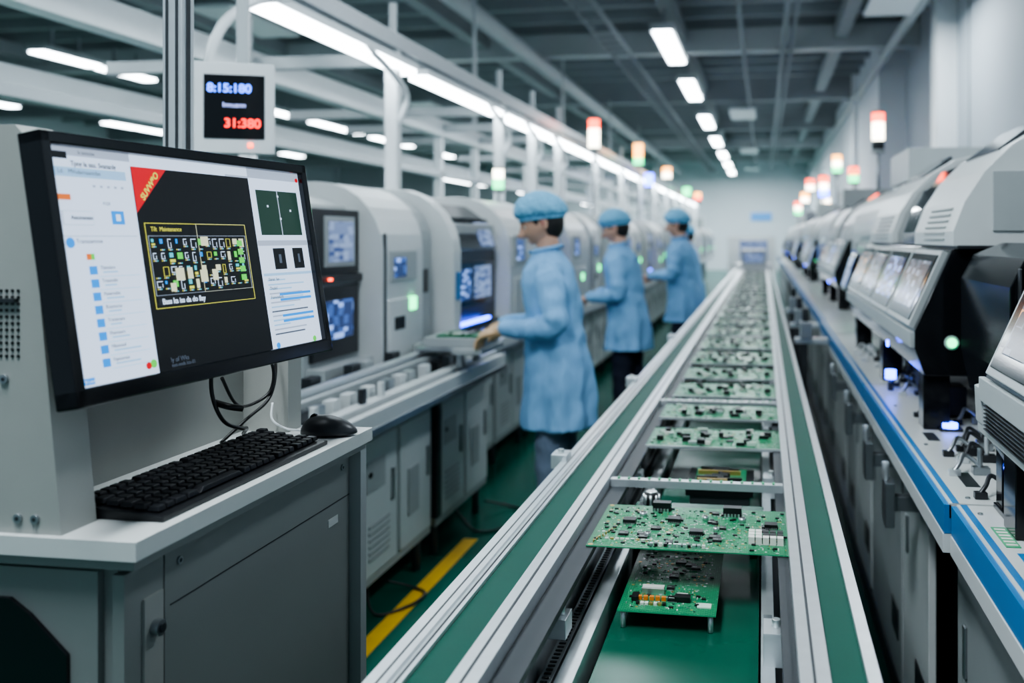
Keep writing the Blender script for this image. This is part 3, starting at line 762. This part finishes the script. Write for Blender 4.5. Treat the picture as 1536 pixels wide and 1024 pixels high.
def tower(x, y, zb, zt, cols, r=.035):
    b = B(); n = len(cols); h = .075 if r < .065 else .11
    b.cyl((0,0,zb),(0,0,zt-n*h),.012,ALUD,10); b.cyl((0,0,zt-n*h-.03),(0,0,zt-n*h),r*1.1,CREAM,18)
    for i,c in enumerate(cols): b.cyl((0,0,zt-(n-i)*h+.004),(0,0,zt-(n-i-1)*h-.004),r,c,18)
    b.cyl((0,0,zt),(0,0,zt+.015),r*1.05,CREAM,18); b.cyl((0,0,zb),(0,0,zb+.015),.04,CREAM,14)
    return b.obj('signal_tower', loc=(x,y,0))
tower(.93,7.9,1.831,2.50,[STEEL,WHL,WHL,RED],.05)
tower(.95,12.5,1.831,2.55,[GRN,WHL,AMB],.06); tower(.95,15.2,1.831,2.45,[BLL,WHL,RED],.07); tower(.9,18.5,1.831,2.6,[WHL,RED],.08)
tower(.95,22,1.831,2.5,[WHL,AMB],.09); tower(.9,25,1.831,2.4,[GRN,WHL,RED],.09); tower(1.3,14.0,1.831,2.5,[GRN,RED],.07); tower(1.3,20.0,1.831,2.3,[AMB,WHL],.08)
tower(-1.95,10.7,1.741,2.85,[WHL,WHL,RED],.065); tower(-1.95,14.6,1.741,2.95,[GRN,AMB,AMB],.075); tower(-1.95,19,1.741,2.9,[WHL,AMB],.09)
tower(-1.95,24,1.741,2.75,[GRN,GRN],.10); tower(-2.0,16.4,1.741,2.6,[BLL,BLL],.075); tower(-2.0,6.9,1.741,2.0,[GRN,WHL],.04); tower(-1.95,28,1.741,2.8,[RED,AMB],.10)

# ---- PEOPLE (all built facing -X)
def remesh(o, vs, sm=4):
    r = o.modifiers.new('remesh','REMESH'); r.mode = 'VOXEL'; r.voxel_size = vs; r.use_smooth_shade = True
    s = o.modifiers.new('smooth','SMOOTH'); s.factor = .6; s.iterations = sm
def hand(parent, wrist, d, lat, m, curl=.55, name='hand'):
    b = B(); w = Vector(wrist); d = Vector(d).normalized(); lat = Vector(lat); lat = (lat-d*lat.dot(d)).normalized()
    n = d.cross(lat).normalized()
    if n.z > 0: n = -n
    rot = Matrix((d, lat, n)).transposed()
    b.ell(w+d*.048, .054,.042,.018, m, M=rot)
    b.limb([w-d*.06, w+d*.03],[.030,.028],m,12)
    for i,(o,L) in enumerate(((-.033,.078),(-.011,.090),(.012,.084),(.033,.066))):
        p = w+d*.088+lat*o; pts = [w+d*.05+lat*o*.8, p]; a = .10
        for s in (.45,.30,.25):
            a += curl*.6; p = p+(d*math.cos(a)+n*math.sin(a)+lat*o*1.5)*L*s; pts.append(p)
        b.limb(pts,[.0105,.0100,.0092,.0085,.0075],m,10)
    p0 = w+d*.03-lat*.028; p1 = p0+(d*.6-lat*.8+n*.3).normalized()*.038; p2 = p1+(d*.9-lat*.4+n*.4).normalized()*.034; p3 = p2+(d*.9-lat*.1+n*.5).normalized()*.026
    b.limb([p0,p1,p2,p3],[.014,.012,.0105,.0085],m,10)
    o = b.obj(name, parent=parent); remesh(o,.003,1); return o

def person(name, loc, rz, arms, tilt=-20, turn=0, pants=PANT1, handm=SKIN, lean=.06, scale=1.0, hem=.62, seed=1):
    root = empty(name, loc, (0,0,rz)); root.scale = (scale,)*3
    rr = random.Random(seed); ph = [rr.uniform(0,6.28) for _ in range(6)]
    lx = lambda z: -lean*max(0,(z-.9))/.6
    b = B()
    key = [(hem,.176,.225),(.75,.168,.212),(.9,.155,.195),(1.0,.142,.180),(1.1,.134,.170),(1.2,.136,.172),(1.3,.132,.178),(1.36,.118,.170),(1.40,.098,.142),(1.43,.080,.106),(1.455,.066,.076),(1.468,.060,.066)]
    def at(z):
        for i in range(len(key)-1):
            if key[i][0] <= z <= key[i+1][0]:
                t = (z-key[i][0])/(key[i+1][0]-key[i][0]); return [key[i][k]*(1-t)+key[i+1][k]*t for k in (1,2)]
        return key[-1][1:]
    zs = [hem+i*.02 for i in range(int((1.468-hem)/.02))]+[1.468]
    rings = []
    seg = 84
    for z in zs:
        rx, ry = at(z); ring = []
        f = max(0,min(1,(1.18-z)/.45))
        g = math.exp(-((z-1.08)/.12)**2)
        for k in range(seg):
            a = 2*math.pi*k/seg; ca, sa = math.cos(a), math.sin(a)
            w = 1+f*(.060*math.sin(5*a+ph[0]+z*1.5)+.040*math.sin(9*a+ph[1]-z*3))+g*.035*math.sin(45*z+3*a+ph[2])+.016*math.sin(7*a+ph[3]+z*9)
            e = 2/2.25
            ring.append(b.bm.verts.new((lx(z)+rx*w*math.copysign(abs(ca)**e,ca), ry*w*math.copysign(abs(sa)**e,sa), z)))
        rings.append(ring)
    for i in range(len(rings)-1):
        for k in range(seg): b.face([rings[i][k],rings[i][(k+1)%seg],rings[i+1][(k+1)%seg],rings[i+1][k]],FABRIC,True)
    b.face(rings[0][::-1],FABRIC); b.face(rings[-1],FABRIC)
    for sgn, (e, w) in zip((-1,1), arms):
        sh = Vector((lx(1.36), sgn*.155, 1.352)); e = Vector(e); w = Vector(w)
        pts = crom([sh, sh*.5+e*.5+Vector((.012,sgn*.012,0)), e, e*.5+w*.5+Vector((0,0,-.008)), w],9)
        n = len(pts); rad = []
        for i in range(n):
            t = i/(n-1); r = .066-.022*t
            r *= 1+.085*math.sin(t*40+ph[4])*(.35+math.exp(-((t-.5)/.15)**2))
            rad.append(r)
        rad[-1] = .043; b.limb([Vector((lx(1.36)*.6,sgn*.09,1.340))]+pts,[.066]+rad,FABRIC,20)
        b.limb([w-(w-e).normalized()*.01, w+(w-e).normalized()*.012],[.041,.041],FABRIC,18)
    o = b.obj('coat', parent=root); remesh(o,.008,1)
    tex = bpy.data.textures.new('folds','CLOUDS'); tex.noise_scale = .14; tex.noise_depth = 1
    dm = o.modifiers.new('folds','DISPLACE'); dm.texture = tex; dm.strength = .024; dm.mid_level = .5; dm.texture_coords = 'LOCAL'
    b = B()
    ring = [(lx(1.46)-.004+.074*math.cos(a), .082*math.sin(a), 1.458+.016*math.cos(a)) for a in [2*math.pi*k/24 for k in range(25)]]
    b.tube(ring,.010,FABRIC,8,cap=False)
    b.obj('collar', parent=root)
    b = B(); b.ell((0,0,.90),.11,.150,.14,pants)
    for s in (-1,1):
        fx = -.03 if s<0 else .05
        P = crom([(0,s*.085,.88),(fx*.3-.01,s*.09,.68),(fx*.6-.015,s*.092,.49),(fx,s*.092,.28),(fx,s*.092,.10)],6); n = len(P)
        R = [(.096-.034*min(1,i/(n-1)*1.3))*(1+.045*math.sin(i*1.9+ph[5]+s)) for i in range(n)]
        b.limb(P,R,pants,20)
    o = b.obj('trousers', parent=root); remesh(o,.010,2)
    for s in (-1,1):
        fx = -.03 if s<0 else .05
        b = B()
        def sf(d,p):
            if p.z < 0: p.z *= .45
            return p
        b.ell((fx-.055,s*.095,.030),.135,.046,.052,SHOE,fn=sf); b.ell((fx+.02,s*.095,.05),.055,.042,.06,SHOE)
        b.box(fx-.185,fx+.07,s*.095-.040,s*.095+.040,0,.016,SHOE)
        o = b.obj('shoe', parent=root); remesh(o,.006,4)
    for sgn,(e,w) in zip((-1,1),arms):
        e = Vector(e); w = Vector(w); d = (w-e).normalized(); d = (d+Vector((0,-sgn*.15,-.20))).normalized()
        hand(root, w+d*.045, d, (0, sgn*1.0, 0), handm, name='left_hand' if sgn<0 else 'right_hand')
    b = B(); b.limb([(lx(1.42)+.006,0,1.42),(lx(1.5)+.006,0,1.50),(lx(1.56)+.004,0,1.56)],[.058,.052,.054],SKIN,20); b.obj('neck', parent=root)
    hc = Vector((lx(1.58)-.012, 0, 1.585))
    hd = empty('head', hc, (0, math.radians(tilt), math.radians(turn))); hd.parent = root
    b = B()
    ex = lambda *t: math.exp(-sum(((v-c)/w)**2 for v,c,w in t))
    def hf(d,p):
        f = -d.x
        if d.z < 0:
            k = -d.z; p.y *= 1-.40*k*k
            if f < 0: p.x *= 1-.45*k
        else:
            p.y *= 1-.04*d.z
        p.z = p.z if p.z > -.112 else -.112-(.112+p.z)*.2
        if f > 0:
            p.x -= .030*ex((d.y,0,.13),(d.z,-.22,.12)) + .018*ex((d.y,0,.09),(d.z,-.04,.14)) + .008*ex((d.y,0,.2),(d.z,-.24,.09))
            for s in (-1,1):
                p.x += .013*ex((d.y,s*.38,.17),(d.z,.04,.10))
                p.x -= .006*ex((d.y,s*.50,.16),(d.z,-.22,.14))
            p.x -= .007*ex((d.z,.22,.09),(d.y,0,.5))
            p.x -= .010*ex((d.y,0,.24),(d.z,-.53,.055)) + .009*ex((d.y,0,.22),(d.z,-.66,.05))
            p.x += .004*ex((d.y,0,.3),(d.z,-.76,.04))
            p.x -= .020*ex((d.y,0,.30),(d.z,-.90,.12))
        return p
    b.ell((0,0,0),.096,.077,.118,SKIN,nu=72,nv=56,fn=hf)
    for s in (-1,1):
        b.ell((.010,s*.077,-.012),.019,.008,.032,SKIN,M=Matrix.Rotation(math.radians(12),3,'Y')@Matrix.Rotation(s*math.radians(18),3,'Z')); b.ell((.009,s*.083,-.010),.010,.004,.018,LIP)
        b.ell((-.0765,s*.031,.004),.011,.013,.0075,EYEW); b.ell((-.0862,s*.031,.003),.0035,.0055,.0055,HAIR)
        b.tube(crom([(-.086,s*.013,.024),(-.090,s*.030,.030),(-.079,s*.050,.025)],4),.0035,HAIR,6)
        b.tube(crom([(-.084,s*.018,.009),(-.0885,s*.031,.013),(-.079,s*.046,.008)],4),.0026,SKIN,6)
    b.obj('face', parent=hd)
    b = B(); b.ell((-.0885,0,-.0625),.006,.020,.0042,LIP); b.ell((-.0815,0,-.0765),.0065,.017,.0048,LIP); b.obj('lips', parent=hd)
    b = B()
    b.ell((.024,0,.008),.083,.0795,.108,HAIR,nu=32,nv=20)
    for s in (-1,1): b.ell((-.018,s*.0715,.020),.016,.006,.034,HAIR)
    b.obj('hair', parent=hd)
    b = B()
    Mc = Matrix.Rotation(math.radians(15),3,'Y')
    def cf(d,p):
        a = math.atan2(d.y,d.x); low = max(0,.35-d.z)
        k = 1+.035*math.sin(a*22)*min(1,low*1.2)+.02*math.sin(a*5+1)*(1-abs(d.z))+.012*math.sin(a*11+d.z*8)
        if d.z < 0: k *= 1-.22*(-d.z)**1.5
        p.x *= k; p.y *= k
        if p.z < 0: p.z *= .55
        p.z -= .012*max(0,d.x)
        return p
    b.ell((.012,0,.050),.128,.110,.098,CAPM,M=Mc,nu=132,nv=32,fn=cf)
    ring = []
    for k in range(89):
        a = 2*math.pi*k/88; r = 1+.02*math.sin(a*22); ring.append(Vector((.010,0,.026))+Mc@Vector((.103*r*math.cos(a),.087*r*math.sin(a),-.012)))
    b.tube(ring,.0065,CAPM,8,cap=False)
    b.obj('bouffant_cap', parent=hd)
    return root
# ---- END PEOPLE
person('worker', (-.93,4.20,0), math.radians(10),
       [((-.01,-.225,1.12),(-.22,-.15,1.10)), ((-.04,.215,1.12),(-.25,.12,1.095))], tilt=-22, handm=GLOVE, scale=.98, hem=.64, seed=1)
person('worker', (-.975,6.78,0), math.radians(-6),
       [((-.03,-.225,1.10),(-.24,-.17,1.07)), ((-.05,.215,1.10),(-.26,.14,1.08))], tilt=-24, pants=PANT2, lean=.08, hem=.68, scale=.98, seed=2)
person('worker', (-.71,8.62,0), math.radians(-12),
       [((-.06,-.225,1.14),(-.27,-.16,1.12)), ((-.06,.215,1.14),(-.27,.12,1.12))], tilt=-14, turn=5, pants=PANT2, scale=1.01, hem=.70, seed=3)
person('worker', (-.85,11.3,0), math.radians(5),
       [((-.06,-.225,1.12),(-.26,-.16,1.10)), ((-.06,.215,1.12),(-.26,.12,1.10))], tilt=-20, pants=PANT2, scale=.95, hem=.66, seed=4)

# ------------------------------------------------------------------ lights
def area(name, loc, sx, sy, p, rot=(0,0,0), col=(.86,.945,1)):
    l = bpy.data.lights.new(name,'AREA'); l.shape = 'RECTANGLE'; l.size = sx; l.size_y = sy; l.energy = p; l.color = col
    o = bpy.data.objects.new(name,l); SC.collection.objects.link(o); o.location = loc; o.rotation_euler = rot
b = B()
FILLS = ((-1.0,.2,190),(-4.6,2.0,160),(-.45,21,170),(-.45,30,220),(-.45,38,280),(1.3,3.4,70),(1.5,11,90),(-6.5,4.5,200),(-6.5,11,260),(-7,19,320),(-7,29,320),(-6,38,380),(-13,14,320),(-13,28,350))  # extra fill lamps, added only to brighten the hall
for x,y,p in FILLS:
    area('added_fill_lamp',(x,y,4.19),.5,1.6,p)
    b.box(x-.28,x+.28,y-.84,y+.84,4.20,4.24,COL)
    b.box(x-.02,x+.02,y-.02,y+.02,4.24,4.44,BEAM)
b.obj('added_fill_housing')  # plates and stems made up to carry the added fill lamps
w = bpy.data.worlds.new('World'); SC.world = w; w.use_nodes = True
w.node_tree.nodes['Background'].inputs[0].default_value = (.50,.68,.82,1); w.node_tree.nodes['Background'].inputs[1].default_value = .5

# ------------------------------------------------------------------ camera
cam = bpy.data.cameras.new('Camera'); co = bpy.data.objects.new('Camera', cam); SC.collection.objects.link(co)
co.location = (0,0,1.485); co.rotation_euler = (math.radians(90),0,math.radians(9))
cam.sensor_width = 36; cam.lens = 32.8; cam.shift_x = -.1012; cam.shift_y = -157/1536; cam.clip_end = 200; cam.clip_start = .02
cam.dof.use_dof = True; cam.dof.focus_distance = 1.65; cam.dof.aperture_fstop = 2.7
SC.camera = co
try: SC.view_settings.look = 'AgX - Medium High Contrast'
except Exception: pass
